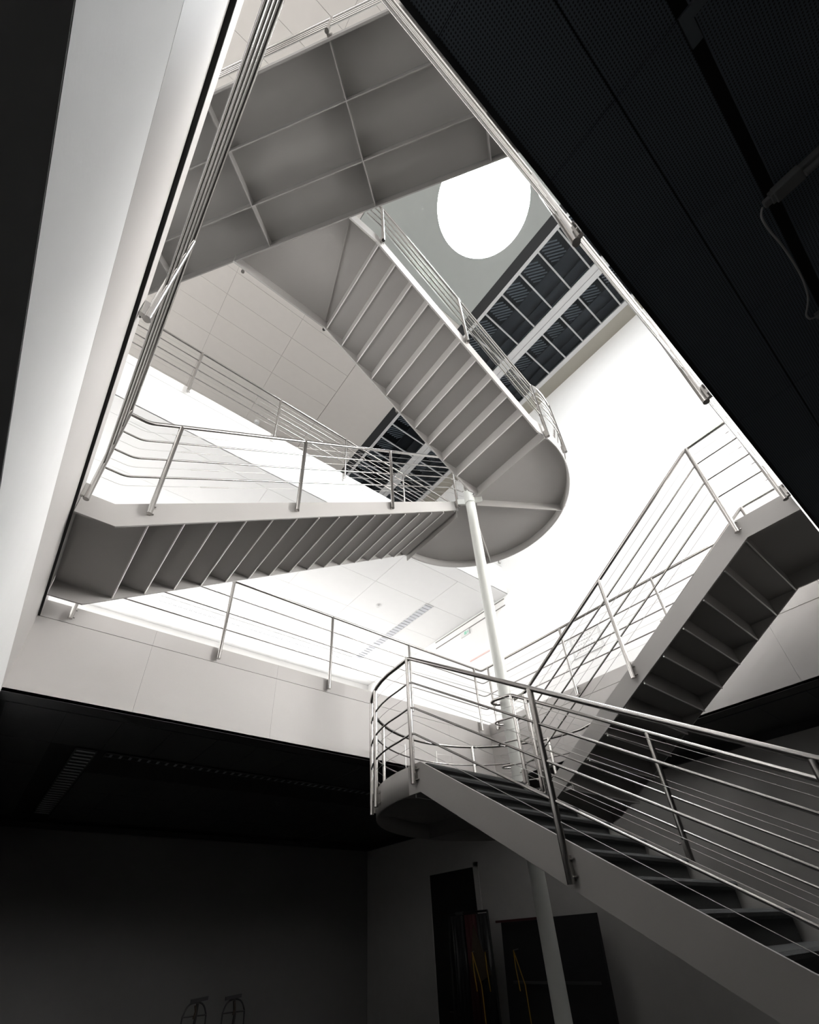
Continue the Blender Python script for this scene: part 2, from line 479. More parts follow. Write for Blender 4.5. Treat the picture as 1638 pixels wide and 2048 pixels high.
# plate with the round hole
def plate_with_hole():
    mb = MB(); n = 64
    x0, x1, y0, y1 = 1.6, RX, -0.76, 2.81
    for z, flip in ((ROOF, False), (ROOF + 0.15, True)):
        inner = [(SKX + SKR * math.cos(2 * PI * k / n), SKY + SKR * math.sin(2 * PI * k / n), z) for k in range(n)]
        outer = []
        for k in range(n):
            c, s = math.cos(2 * PI * k / n), math.sin(2 * PI * k / n)
            t = 1e9
            if c > 1e-9: t = min(t, (x1 - SKX) / c)
            if c < -1e-9: t = min(t, (x0 - SKX) / c)
            if s > 1e-9: t = min(t, (y1 - SKY) / s)
            if s < -1e-9: t = min(t, (y0 - SKY) / s)
            outer.append((SKX + t * c, SKY + t * s, z))
        fs = []
        for k in range(n):
            k2 = (k + 1) % n
            f = (k, k2, n + k2, n + k)
            fs.append(f if not flip else f[::-1])
        mb.add(inner + outer, fs)
        # corners
        for cx, cy in ((x0, y0), (x1, y0), (x1, y1), (x0, y1)):
            near = sorted(range(n), key=lambda k: (outer[k][0] - cx) ** 2 + (outer[k][1] - cy) ** 2)[:2]
            mb.add([(cx, cy, z), outer[near[0]], outer[near[1]]], [(0, 1, 2)])
    ring = []
    for k in range(n):
        c, s = math.cos(2 * PI * k / n), math.sin(2 * PI * k / n)
        ring += [(SKX + SKR * c, SKY + SKR * s, ROOF), (SKX + SKR * c, SKY + SKR * s, ROOF + 0.15)]
    mb.add(ring, [(2 * k, 2 * k + 1, (2 * k + 3) % (2 * n), (2 * k + 2) % (2 * n)) for k in range(n)], True)
    return mb
plate_with_hole().build('roof_plate', 'roof_plate', roof)
def dome():
    mb = MB(); n, m = 48, 6
    vs = []; fs = []
    for i in range(m):
        a = (PI / 2) * i / m
        rr = (SKR - 0.003) * math.cos(a); z = ROOF + 0.02 + 0.25 * math.sin(a)
        vs += [(SKX + rr * math.cos(2 * PI * k / n), SKY + rr * math.sin(2 * PI * k / n), z) for k in range(n)]
    vs.append((SKX, SKY, ROOF + 0.27))
    for i in range(m - 1):
        for k in range(n):
            fs.append((i * n + k, i * n + (k + 1) % n, (i + 1) * n + (k + 1) % n, (i + 1) * n + k))
    for k in range(n):
        fs.append(((m - 1) * n + k, (m - 1) * n + (k + 1) % n, m * n))
    mb.add(vs, fs, True)
    return mb
w = struct(dome().build('window_30', 'sky_round'), 'round skylight dome glowing with daylight')

# glazed strip
GX0, GXa, GXb, GX1, GX2 = 4.555, 5.68, 5.935, 6.80, 6.90
PITCHY = 0.4735
rl = struct(MB().box(RX, GX0 - 0.0, YN, YB, ROOF, ROOF + 0.5).build('window_31', 'soffit_dark'), 'long glazed rooflight of dark panes beside the round skylight')
MB().box(GX0, GX0 + 0.07, YN, YB, ROOF - 0.005, ROOF + 0.06).build('frame_edge', 'frame_white', rl)
MB().box(GXa, GXa + 0.125, YN, YB, ROOF - 0.02, ROOF + 0.1).build('beam', 'frame_white', rl)
MB().box(GXa + 0.135, GXb, YN, YB, ROOF - 0.02, ROOF + 0.1).build('beam', 'frame_white', rl)
MB().box(GXa + 0.125, GXa + 0.135, YN, YB, ROOF, ROOF + 0.1).build('beam_gap', 'gap', rl)
MB().box(GX1, GX2, YN, YB, ROOF - 0.005, ROOF + 0.06).build('frame_edge', 'frame_white', rl)
MB().box(GX2, XW + 0.02, YN, YB, ROOF - 0.002, ROOF + 0.1).build('beige_border', 'beige', rl)
MB().box(GX0, GX2, YN, YB, ROOF + 0.95, ROOF + 1.0).build('blackout_box', 'black', rl)  # black box added over the panes to keep daylight out
MB().box(GX2, GX2 + 0.05, YN, YB, ROOF + 0.1, ROOF + 1.0).build('blackout_box', 'black', rl)
for (xa, xb) in ((GX0 + 0.07, GXa), (GXb, GX1)):
    pane = board_mesh(xb - xa - 0.004, PITCHY - 0.03, 'dark_glass', 'pane', 0.012)
    mull = MB().box(xa, xb, -0.006, 0.006, ROOF + 0.0, ROOF + 0.04).box(xa, xb, -0.015, -0.009, ROOF + 0.012, ROOF + 0.05).box(xa, xb, 0.009, 0.015, ROOF + 0.012, ROOF + 0.05)
    mme = bpy.data.meshes.new('mullion'); mme.from_pydata(mull.v, [], mull.f); mme.materials.append(M['frame_white']); mme.update()
    lb = MB()
    dx = (xb - xa)
    zl = ROOF + 0.30
    for q in range(7):
        # light louvre blades running diagonally over the left half of each pane
        x1_ = xa + 0.02 + q * 0.074
        p0 = Vector((x1_, PITCHY * 0.40, zl)); dv = Vector((0.235, -0.30, 0))
        if p0.x + dv.x > xa + dx * 0.56: dv *= max(0.25, (xa + dx * 0.56 - p0.x) / dv.x)
        lb.obox(p0, (0.016, 0.013, 0), dv, (0, 0, 0.02))
    lme = bpy.data.meshes.new('louvre'); lme.from_pydata(lb.v, [], lb.f); lme.materials.append(M['louvre']); lme.update()
    bb = MB().box(xa + dx * 0.52, xb, -PITCHY / 2, PITCHY / 2, ROOF + 0.22, ROOF + 0.26).box(xa + dx * 0.80, xb, -PITCHY * 0.46, PITCHY * 0.46, ROOF + 0.14, ROOF + 0.17)
    bme = bpy.data.meshes.new('duct_board'); bme.from_pydata(bb.v, [], bb.f); bme.materials.append(M['duct_dark']); bme.update()
    for k in range(-3, 22):
        ym = 0.419 + PITCHY * k
        if ym > YB - 0.3: break
        place('mullion', mme, rl, (0, ym, 0))
        place('pane', pane, rl, ((xa + xb) / 2, ym + PITCHY / 2, ROOF + 0.02))
        if k < 18:
            place('louvre', lme, rl, (0, ym + PITCHY / 2, 0))
            place('duct_board', bme, rl, (0, ym + PITCHY / 2, 0))

# ------------------------------------------------------------------ column
cr_ = empty('column', (CX, CY, FL0))
MB().tube([(CX, CY, FL0), (CX, CY, 6.05)], 0.07, 28).build('shaft', 'column_paint', cr_)
MB().tube([(CX, CY, 6.05), (CX, CY, 6.07)], 0.078, 28).build('cap', 'column_paint', cr_)
for z in (5.36, 1.02):
    for dx, dy in ((-0.105, 0.105), (0.105, -0.105)):
        MB().obox((CX + dx * 0.5, CY + dy * 0.5, z), (dx * 0.75, dy * 0.75, 0.015), (dy * 0.2, dx * -0.2, 0), (0, 0, 0.11)).build('bracket', 'column_paint', cr_, bevel=0.004)
    MB().tube([(CX, CY, z - 0.01), (CX, CY, z + 0.12)], 0.078, 24).build('collar', 'column_paint', cr_)
tag(cr_, 'slim round off-white steel column carrying both curved stair landings', 'column')

# ------------------------------------------------------------------ stairs
def arc(r, z, a0, a1, n=40):
    return [(CX + r * math.cos(math.radians(a0 + (a1 - a0) * i / n)), CY + r * math.sin(math.radians(a0 + (a1 - a0) * i / n)), z) for i in range(n + 1)]
def rim(r0, r1, z0, z1, a0, a1, n=40):
    mb = MB(); vs = []
    for i in range(n + 1):
        a = math.radians(a0 + (a1 - a0) * i / n)
        c, s = math.cos(a), math.sin(a)
        vs += [(CX + r0 * c, CY + r0 * s, z0), (CX + r1 * c, CY + r1 * s, z0), (CX + r1 * c, CY + r1 * s, z1), (CX + r0 * c, CY + r0 * s, z1)]
    fs = []
    for i in range(n):
        for j in range(4):
            j2 = (j + 1) % 4
            fs.append((i * 4 + j, i * 4 + j2, (i + 1) * 4 + j2, (i + 1) * 4 + j))
    mb.add(vs, fs, False)
    for i in range(len(mb.sm)):
        mb.sm[i] = True
    mb.add(vs[:4], [(3, 2, 1, 0)]); mb.add(vs[-4:], [(0, 1, 2, 3)])
    return mb
RO, RI, TH = 1.46, 0.20, 0.02     # outer face, inner face of the stringers from the column, plate thickness

def flight(root, P, a0, rise, run, n, zlow, lat0, lat1, carpet=True, lastdrop=None, nolast=False):
    """steps rising along +a. P(a, l, z) -> world point; riser k at a0+k*run from zlow+k*rise; lat0..lat1 tread width"""
    for k in range(n):
        a = a0 + k * run
        zb = zlow + k * rise
        zt = zb + rise
        if lastdrop and k == 0:
            zb = lastdrop
        e = run if k < n - 1 else 0.0
        # riser
        poly = [P(a, lat0, zb - 0.062), P(a, lat1, zb - 0.062), P(a, lat1, zt - 0.03), P(a, lat0, zt - 0.03)]
        d = Vector(P(a + 0.008, lat0, 0)) - Vector(P(a, lat0, 0))
        MB().prism(poly, d).build('riser', 'stair_paint', root)
        if not (nolast and k == n - 1):
            MB().tube([P(a + 0.003, lat0, zb - 0.066), P(a + 0.003, lat1, zb - 0.066)], 0.0075, 8).build('lip', 'lip', root)
        if k < n - 1:
            poly = [P(a, lat0, zt - 0.055), P(a, lat1, zt - 0.055), P(a + run, lat1, zt - 0.055), P(a + run, lat0, zt - 0.055)]
            MB().prism(poly, (0, 0, 0.025)).build('tread', 'stair_paint', root)
        if carpet:
            # carpet folded over the nosing
            prof = [(a - 0.010, zb + 0.0), (a - 0.010, zt - 0.05), (a - 0.034, zt - 0.036), (a - 0.038, zt - 0.018), (a - 0.03, zt - 0.003), (a - 0.012, zt), (a + (run if k < n - 1 else 0.12) - 0.012, zt), (a + (run if k < n - 1 else 0.12) - 0.012, zt - 0.028), (a - 0.001, zt - 0.028), (a - 0.001, zb)]
            poly = [P(p, lat0 + 0.004, z) for p, z in prof]
            d = Vector(P(0, lat1 - 0.004, 0)) - Vector(P(0, lat0 + 0.004, 0))
            MB().prism(poly, d).build('carpet', 'carpet', root)

def stringer(root, P, pts, lat, sgn):
    """pts: closed profile (a,z); plate at lateral coordinate lat, thickness towards sgn"""
    poly = [P(a, lat, z) for a, z in pts]
    d = Vector(P(0, lat + sgn * TH, 0)) - Vector(P(0, lat, 0))
    MB().prism(poly, d).build('stringer', 'stair_paint', root, bevel=0.0015)

# ---- upper stair: flight from the first floor (rises +x), half-round landing, flight back (rises -x) to the bridge
ZL2 = 5.505
up = empty('staircase', (CX, CY, ZL2))
tag(up, 'upper grey steel staircase turning at the top of the column towards the ribbed bridge', 'staircase')
PFx = lambda a, l, z: (a, CY + l, z)            # rises along +x, l offset from the column in y
RISE_FL = (ZL2 - L1) / 16
flight(up, PFx, 0.188, RISE_FL, 0.249, 16, L1, RI + TH, RO - TH, nolast=True)
sl_ = RISE_FL / 0.249
top = lambda x: L1 - 0.01 + sl_ * (x + 0.071)
for lat, sg in ((RI, 1), (RO, -1)):
    xe = 3.985 if lat == RI else CX
    stringer(up, PFx, [(-0.285, L1 - 0.01), (-0.071, L1 - 0.01), (3.90, top(3.90)), (xe, min(top(3.98), ZL2 + 0.05)), (xe, 5.31 if lat == RO else 5.33), (3.93, 5.31), (-0.012, L1 - 0.22), (-0.285, L1 - 0.22)], lat, sg)
MB().box(-0.285, 0.188, CY + RI + TH, CY + RO - TH, L1 - 0.055, L1 - 0.02).build('landing_plate', 'stair_paint', up)
MB().box(-0.285, 0.178, CY + RI + TH, CY + RO - TH, L1 - 0.02, L1).build('carpet', 'carpet', up)
# flight to the bridge (rises towards -x); a = -x
PUx = lambda a, l, z: (-a, CY - l, z)
flight(up, PUx, -(1.342 + 9 * 0.249), 0.1635, 0.249, 10, ZL2, RI + TH, RO - TH)
XT = 1.342
topu = lambda x: L2 - 0.012 - (x - XT) * 0.1635 / 0.249
bx0 = lambda y: (1.735 - 0.578 * y) / 0.816      # bridge edge x at given y
for lat, sg in ((RI, 1), (RO, -1)):
    xs = bx0(CY - lat) - 0.01
    xe = 3.985 if lat == RI else CX
    pts = [(xs, L2 - 0.012), (XT - 0.02, L2 - 0.012), (3.78, topu(3.78)), (xe, ZL2 + 0.045), (xe, 5.31 if lat == RO else 5.33), (3.80, topu(3.80) - 0.235), (XT - 0.05, L2 - 0.235), (xs, L2 - 0.235)]
    stringer(up, PUx, [(-a, z) for a, z in pts], lat, sg)
yN, yF = CY - RO + TH, CY - RI - TH
MB().prism([(bx0(yN), yN, L2 - 0.055), (XT, yN, L2 - 0.055), (XT, yF, L2 - 0.055), (bx0(yF), yF, L2 - 0.055)], (0, 0, 0.03)).build('landing_plate', 'stair_paint', up)
# seam stiffener across the top landing
MB().obox((0.93, CY - RO + TH, L2 - 0.075), (0.008, 0, 0), (1.30 - 0.93, RO - RI - 2 * TH, 0), (0, 0, 0.03)).build('stiffener', 'stair_paint', up)
# half-round landing
def landing(root, z, zr0, zr1, a0, a1, ribs, flat, beamz, beams):
    n = 48
    poly = [(CX + 0.07 * math.cos(math.radians(a)), CY + 0.07 * math.sin(math.radians(a)), z - 0.055) for a in (a1, (a0 + a1) / 2, a0)]
    poly = arc(RO - TH, z - 0.055, a0, a1, n) + poly
    MB().prism(poly, (0, 0, 0.03)).build('landing_plate', 'stair_paint', root)
    MB().prism([(p[0], p[1], z - 0.025) for p in poly], (0, 0, 0.025)).build('carpet', 'carpet', root)
    rim(RO - TH, RO, zr0, zr1, a0, a1, n).build('rim', 'stair_paint', root)
    for a in ribs:
        c, s = math.cos(math.radians(a)), math.sin(math.radians(a))
        MB().obox((CX + 0.1 * c + 0.006 * s, CY + 0.1 * s - 0.006 * c, zr0 + 0.003), (c * (RO - TH - 0.1), s * (RO - TH - 0.1), 0), (-0.012 * s, 0.012 * c, 0), (0, 0, z - 0.055 - zr0)).build('rib', 'stair_paint', root)
    for b in flat:
        MB().box(*b, z - 0.055, z - 0.025).build('landing_plate', 'stair_paint', root)
        MB().box(*b, z - 0.025, z).build('carpet', 'carpet', root)
    for b in beams:
        MB().box(*b, beamz, z - 0.05).build('beam', 'stair_paint', root)
landing(up, ZL2, 5.32, 5.555, -90, 90, (-31.5, 31.5),
        [(3.591, CX, CY - RO + TH, CY - RI - TH), (3.931, CX, CY + RI + TH, CY + RO - TH)], 5.285,
        [(3.975, 3.99, CY - RO + TH, CY - RI)])
MB().box(3.955, 3.97, CY + RI + TH, CY + RO - TH, 5.19, ZL2 - 0.05).build('beam', 'stair_paint', up)

# ---- lower stair: flight from the ground (rises +y) on the left of the column, landing beyond, flight back (rises -y) to the first floor
ZL1 = 1.2
lo = empty('staircase', (CX, CY, FL0))
tag(lo, 'lower grey steel staircase with black carpeted treads turning round the column', 'staircase')
PNy = lambda a, l, z: (CX - l, a, z)
RUN, RISE_FN = 0.2497, 0.1615
Y0 = 2.97 - 15 * RUN
flight(lo, PNy, Y0, RISE_FN, RUN, 16, FL0, RI + TH, RO - TH)
topn = lambda y: ZL1 + (y - 2.97) * RISE_FN / RUN + 0.0
for lat, sg in ((RI, 1), (RO, -1)):
    ye = 3.06 if lat == RI else CY
    ya = Y0 - 0.25
    pts = [(ya, FL0), (ya, topn(ya) + 0.05), (3.0, topn(3.0)), (ye, ZL1 + 0.02), (ye, 0.985), (3.02, 0.985), (Y0 + 0.25, topn(Y0 + 0.25) - 0.235 if topn(Y0 + 0.25) - 0.235 > FL0 else FL0)]
    stringer(lo, PNy, pts, lat, sg)
PRy = lambda a, l, z: (CX + l, -a, z)            # rises towards -y, a = -y
YT = 0.482
RISE_FR = 0.1665
flight(lo, PRy, -(YT + 9 * 0.249), RISE_FR, 0.249, 10, L1 - 10 * RISE_FR, RI + TH, RO - TH, lastdrop=ZL1)
topr = lambda y: L1 - 0.01 - (y - YT - 0.02) * RISE_FR / 0.249
for lat, sg in ((RI, 1), (RO, -1)):
    ye = 3.06 if lat == RI else CY
    pts = [(OY0 + 0.024, L1 - 0.01), (YT + 0.03, L1 - 0.01), (3.0, topr(3.0)), (ye, ZL1 + 0.02), (ye, 0.985), (3.0, topr(3.0) - 0.19), (YT - 0.03, L1 - 0.22), (OY0 + 0.024, L1 - 0.22)]
    stringer(lo, PRy, [(-a, z) for a, z in pts], lat, sg)
MB().box(CX + RI + TH, CX + RO - TH, OY0 + 0.024, YT, L1 - 0.055, L1 - 0.02).build('landing_plate', 'stair_paint', lo)
MB().box(CX + RI + TH, CX + RO - TH, OY0 + 0.024, YT - 0.01, L1 - 0.02, L1).build('carpet', 'carpet', lo)
landing(lo, ZL1, 0.985, 1.215, 180, 0, (148.5, 90, 31.5),
        [(CX - RO + TH, CX - RI - TH, 2.978, CY), (CX + RI + TH, CX + RO - TH, 2.731, CY)], 0.96,
        [(CX - RO + TH, CX - RI, 3.09, 3.105), (CX + RI, CX + RO - TH, 3.09, 3.105)])

# ------------------------------------------------------------------ bridge on the second floor
ang = math.radians(125.29)
U = Vector((math.cos(ang), math.sin(ang), 0)); V = Vector((math.cos(ang - PI / 2), math.sin(ang - PI / 2), 0))
br = empty('footbridge', tuple(U * 1.2 + V * 1.07 + Vector((0, 0, L2 - 0.22))))
tag(br, 'grey steel footbridge with a ribbed underside crossing overhead to the upper stair', 'bridge')
A0, A1 = -1.7, 5.0
C0, C1 = 0.42, 1.735
def bpt(al, ac, z): return U * al + V * ac + Vector((0, 0, z))
def bbox(a0, a1, c0, c1, z0, z1): return MB().obox(bpt(a0, c0, z0), U * (a1 - a0), V * (c1 - c0), (0, 0, z1 - z0))
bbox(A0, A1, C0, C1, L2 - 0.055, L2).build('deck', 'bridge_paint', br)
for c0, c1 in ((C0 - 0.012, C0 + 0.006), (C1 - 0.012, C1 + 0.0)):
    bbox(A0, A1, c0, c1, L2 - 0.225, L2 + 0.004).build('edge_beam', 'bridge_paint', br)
crs = [0.549 + 1.352 * k for k in range(-2, 4)]
for c in (0.84, 1.319):
    for a0, a1 in zip([A0] + crs, crs + [A1]):
        bbox(a0 + 0.005, a1 - 0.005, c - 0.005, c + 0.005, L2 - 0.20, L2 - 0.055).build('long_rib', 'bridge_paint', br)
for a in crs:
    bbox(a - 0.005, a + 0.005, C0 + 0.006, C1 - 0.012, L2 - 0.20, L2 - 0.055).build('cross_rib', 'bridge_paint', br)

# ------------------------------------------------------------------ railings
RODS = (0.245, 0.485, 0.72)
WIRES = (0.125, 0.365, 0.60, 0.83)
def fillet(pts, r=0.05, n=5):
    pts = [Vector(p) for p in pts]
    out = [pts[0]]
    for i in range(1, len(pts) - 1):
        a, b, c = pts[i - 1], pts[i], pts[i + 1]
        d0, d1 = (a - b), (c - b)
        cosv = d0.normalized().dot(d1.normalized())
        if cosv < -0.985 or d0.length < 2.2 * r or d1.length < 2.2 * r:
            out.append(b); continue
        p0, p1 = b + d0.normalized() * r, b + d1.normalized() * r
        for k in range(n + 1):
            t = k / n
            out.append(p0 * (1 - t) ** 2 + b * 2 * t * (1 - t) + p1 * t * t)
    out.append(pts[-1])
    return out
post_cache = {}
def railing(label, path, posts, spacers=(), cat='railing', r=0.0185, wires=True, buckles=()):
    """path: list of handrail points; posts: (x, y, z_handrail, z_bottom, (nx, ny) direction to the edge it is bolted to)"""
    path = [Vector(p) for p in path]
    root = empty('railing', tuple(path[0] - Vector((0, 0, 1.0))))
    tag(root, label, cat)
    pf = fillet(path)
    o = root.location - Vector((0, 0, ZO))
    MB().tube(pf, r, 14).build('handrail', 'steel', root, origin=o)
    for d in RODS:
        MB().tube([p - Vector((0, 0, d)) for p in pf], 0.009, 10).build('rod', 'steel', root, origin=o)
    if wires:
        for i, d in enumerate(WIRES):
            wo = MB().tube([p - Vector((0, 0, d)) for p in pf], 0.0021, 5, caps=False).build('wire', 'cable', root, origin=o)
            for (t0, t1) in buckles:
                # a turnbuckle on the wire between two fractions of the first straight run
                a, b = path[t0[0]], path[t0[0] + 1]
                sh = i * 0.03
                p0 = a + (b - a) * (t0[1] + sh) - Vector((0, 0, d)); p1 = a + (b - a) * (t1 + sh) - Vector((0, 0, d))
                m1, m2 = p0 + (p1 - p0) * 0.2, p0 + (p1 - p0) * 0.8
                MB().tube([p0, p0 + (p1 - p0) * 0.06, m1, m2, p0 + (p1 - p0) * 0.94, p1], 0.0055, 6).build('turnbuckle', 'cable', wo)
    for (x, y, zt, zb) in spacers:
        MB().tube([(x, y, zb), (x, y, zt)], 0.0045, 8).build('spacer_pin', 'steel', root, origin=o)
    for (x, y, zr, zb, nrm) in posts:
        h = round(zr - zb, 3)
        key = ('post', h)
        if key not in post_cache:
            mb = MB().tube([(0, 0, 0), (0, 0, h - 0.004)], 0.021, 14)
            me = bpy.data.meshes.new('post'); me.from_pydata(mb.v, [], mb.f)
            me.polygons.foreach_set('use_smooth', mb.sm); me.materials.append(M['steel']); me.update()
            post_cache[key] = me
        po = place('post', post_cache[key], root, (x, y, zb))
        n = Vector((nrm[0], nrm[1], 0)).normalized()
        s = Vector((-n.y, n.x, 0))
        key = ('bracket', round(n.x, 2), round(n.y, 2))
        if key not in post_cache:
            mb = MB().obox(n * 0.012 - s * 0.012 + Vector((0, 0, 0.015)), n * 0.03, s * 0.024, (0, 0, 0.125))
            me = bpy.data.meshes.new('bracket'); me.from_pydata(mb.v, [], mb.f); me.materials.append(M['steel']); me.update()
            post_cache[key] = me
            for nm, sd in (('bolta', 1), ('boltb', 1)):
                pass
            mb = MB().tube([n * 0.034 - s * 0.012, n * 0.034 - s * 0.034], 0.006, 8)
            me = bpy.data.meshes.new('bolt'); me.from_pydata(mb.v, [], mb.f); me.materials.append(M['steel']); me.update()
            post_cache[('bolt',) + key[1:]] = me
        place('bracket', post_cache[key], po, (x, y, zb))
        for dz in (0.035, 0.12):
            place('bolt', post_cache[('bolt',) + key[1:]], po, (x, y, zb + dz))
    return root
R1, R2, PB1, PB2 = 3.865, 8.09, 2.745, 6.975
def rr(x, y, n, z=R1, b=PB1): return (x, y, z, b, n)

# first floor: far side and right-hand side
railing('stainless railing along the far edge of the first floor and round its far corner',
        [(-0.245, 5.018, R1), (5.888, 5.018, R1), (5.888, 0.09, R1)],
        [rr(x, 5.018, (0, 1)) for x in (-0.06, 1.402, 2.852, 4.25, 5.70)] + [rr(5.888, y, (1, 0)) for y in (4.856, 3.325, 1.80, 0.30)])
# left edge, up to the foot of the upper stair and on up its inner side, round the column to the bridge
ZRL = 0.955
yi, yo = CY + RI - 0.045, CY + RO + 0.045
zfl = lambda x: L1 + ZRL + 0.03 + sl_ * (x + 0.071)
ui, uo = CY - RI + 0.045, CY - RO - 0.045
zup = lambda x: L2 + 0.985 - (x - 1.36) * 0.1635 / 0.249
railing('stainless railing along the left edge of the first floor',
        [(-0.245, 0.09, R1), (-0.245, yi - 0.05, R1)],
        [rr(-0.245, y, (-1, 0)) for y in (0.15, 1.70, 3.25)])
loop = [(CX + 0.155 * math.cos(math.radians(a)), CY + 0.155 * math.sin(math.radians(a)), 6.50 + 0.04 * k) for k, a in enumerate(range(75, -76, -15))]
railing('stainless railing on the inner side of the upper staircase, looping round the column',
        [(-0.245, yi, R1 + 0.03), (-0.08, yi, R1 + 0.03), (3.80, yi, zfl(3.80))] + loop + [(3.6, ui, zup(3.6)), (1.36, ui, zup(1.36)), (0.35, ui, zup(1.36))],
        [(x, yi, zfl(x), zfl(x) - 1.15, (0, 1)) for x in (0.165, 1.40, 2.67, 3.94)] + [(x, ui, zup(x), zup(x) - 1.17, (0, -1)) for x in (1.325, 2.57, 3.80)] + [(0.16, ui, zup(1.36), zup(1.36) - 1.17, (0, -1))],
        buckles=(((1, 0.05), 0.11),))
zl2 = 6.50
railing('stainless railing on the outer side of the upper staircase, curving round its high landing',
        [(-0.245, yo, R1 + 0.03), (-0.08, yo, R1 + 0.03), (3.85, yo, zfl(3.85) - 0.03)] + [(p[0], p[1], zl2 + 0.001 * i) for i, p in enumerate(arc(RO + 0.045, zl2, 90, -88, 28))] + [(3.95, uo, zup(3.95)), (1.36, uo, zup(1.36)), (1.12, uo, zup(1.36))],
        [(x, yo, zfl(x), zfl(x) - 1.15, (0, -1)) for x in (0.165, 1.40, 2.67)] + [(CX + (RO + 0.045) * math.cos(math.radians(a)), CY + (RO + 0.045) * math.sin(math.radians(a)), zl2 + 0.04, 5.42, (-math.cos(math.radians(a)), -math.sin(math.radians(a)))) for a in (88, 30, -32, -72.5)] + [(x, uo, zup(x), zup(x) - 1.18, (0, 1)) for x in (1.36, 2.66, 3.96)])
# right (near) edge of the first floor
railing('stainless railing seen from below along the near right edge of the first floor',
        [(-0.2, 0.083, R1), (4.2, 0.083, R1)],
        [rr(x, 0.083, (0, -1)) for x in (-0.11, 1.29, 2.70, 4.11)], buckles=(((0, 0.47), 0.52), ((0, 0.80), 0.85)))
# lower stair, outer side
fo, fi = CX - RO - 0.04, CX - RI + 0.04
zfn = lambda y: topn(y) + 0.945
zfr = lambda y: 3.905 - (y - 0.49) * 0.664
zl1 = 2.165
railing('stainless railing on the outer side of the lower staircase, curving round its landing',
        [(fo, -1.0, zfn(-1.0)), (fo, 3.03, zfn(3.03))] + [(p[0], p[1], zl1 - 0.0005 * i) for i, p in enumerate(arc(RO + 0.04, zl1, 178, 2, 30))] + [(CX + RO + 0.04, 3.0, zfr(3.0) - 0.06), (CX + RO + 0.04, 0.49, zfr(0.49)), (CX + RO + 0.04, 0.1, zfr(0.49))],
        [(fo, y, zfn(y), zfn(y) - 1.15, (1, 0)) for y in (3.05, 1.775, 0.49, -0.80)] + [(CX + (RO + 0.04) * math.cos(math.radians(a)), CY + (RO + 0.04) * math.sin(math.radians(a)), zl1, 1.02, (-math.cos(math.radians(a)), -math.sin(math.radians(a)))) for a in (158, 146, 120, 60, 20)] + [(CX + RO + 0.04, y, zfr(y), zfr(y) - 1.15, (-1, 0)) for y in (0.49, 1.78)],
        spacers=[(CX + (RO + 0.04) * math.cos(math.radians(a)), CY + (RO + 0.04) * math.sin(math.radians(a)), zl1 - 0.10, 1.30) for a in (101, 80.5, 40)])
# lower stair, inner side
loop = [(CX + 0.155 * math.cos(math.radians(a)), CY + 0.155 * math.sin(math.radians(a)), 2.15 + 0.006 * k) for k, a in enumerate(range(165, 14, -15))]
xr = CX + RI - 0.045
railing('stainless railing on the inner side of the lower staircase, looping round the column',
        [(fi, -1.0, zfn(-1.0) - 0.02), (fi, 2.96, zfn(2.96) - 0.02)] + loop + [(xr, 3.0, zfr(3.0)), (xr, 0.49, zfr(0.49)), (xr, 0.10, zfr(0.49))],
        [(fi, y, zfn(y) - 0.02, zfn(y) - 0.95, (-1, 0)) for y in (2.955, 2.775, 1.69, 0.42, -0.80)] + [(xr, y, zfr(y), zfr(y) - 1.15, (1, 0)) for y in (0.49, 1.775, 3.02)],
        buckles=(((14, 0.86), 0.93),))
# second floor far edge
railing('bright stainless railing along the far edge of the second floor',
        [(-2.5, 5.018, R2), (7.16, 5.018, R2)],
        [rr(x, 5.018, (0, 1), R2, PB2) for x in (-2.42, -1.26, 0.148, 1.552, 2.944, 4.35, 5.75, 7.12)])
# bridge railings
def brail(label, ac, n, als, pa):
    railing(label, [bpt(als[0], ac, R2 + 0.04), bpt(als[1], ac, R2 + 0.04)], [(*(bpt(a, ac, 0).xy), R2 + 0.04, PB2 + 0.02, n) for a in pa])
brail('stainless railing on the near side of the footbridge overhead', C0 - 0.055, (V.x, V.y), (-0.3, 4.6), (-0.25, 0.553, 1.9, 3.25, 4.5))

# ------------------------------------------------------------------ luminaires and small fittings
def louvre_light(label, axis, c0, c1, a0, a1, z, lit, n, body, blade):
    """recessed linear louvre light: housing rails, reflector, blades"""
    mid = (c0 + c1) / 2
    loc = (mid, (a0 + a1) / 2, z) if axis == 'y' else ((a0 + a1) / 2, mid, z)
    root = empty('ceiling_light', loc)
    tag(root, label, 'ceiling light')
    def B(a, b, c, d, e, f):
        return MB().box(c, d, a, b, e, f) if axis == 'y' else MB().box(a, b, c, d, e, f)
    w = 0.016
    for c in ((c0, c0 + w), (c1 - w, c1)):
        B(a0, a1, c[0], c[1], z - 0.012, z).build('frame_side', body, root)
    for a in ((a0, a0 + w), (a1 - w, a1)):
        B(a[0], a[1], c0 + w, c1 - w, z - 0.012, z).build('frame_end', body, root)
    B(a0 + w, a1 - w, c0 + w, c1 - w, z - 0.003, z).build('reflector', 'lamp_glass' if lit else 'black', root)
    st = (a1 - a0 - 2 * w) / n
    for k in range(n):
        a = a0 + w + st * (k + 0.5)
        B(a - st * 0.12, a + st * 0.12, c0 + w, c1 - w, z - 0.011, z - 0.003).build('louvre_blade', blade, root)
louvre_light('unlit louvred strip light in the dark ceiling running away on the left', 'y', 0.46, 0.68, 6.31, 9.75, S1 - 0.002, False, 26, 'lamp_body_dark', 'louvre')
louvre_light('unlit louvred strip light running across the dark ceiling towards the curved landing', 'x', 6.32, 6.46, 0.76, 4.9, S1 - 0.002, False, 40, 'lamp_body_dark', 'reflector')
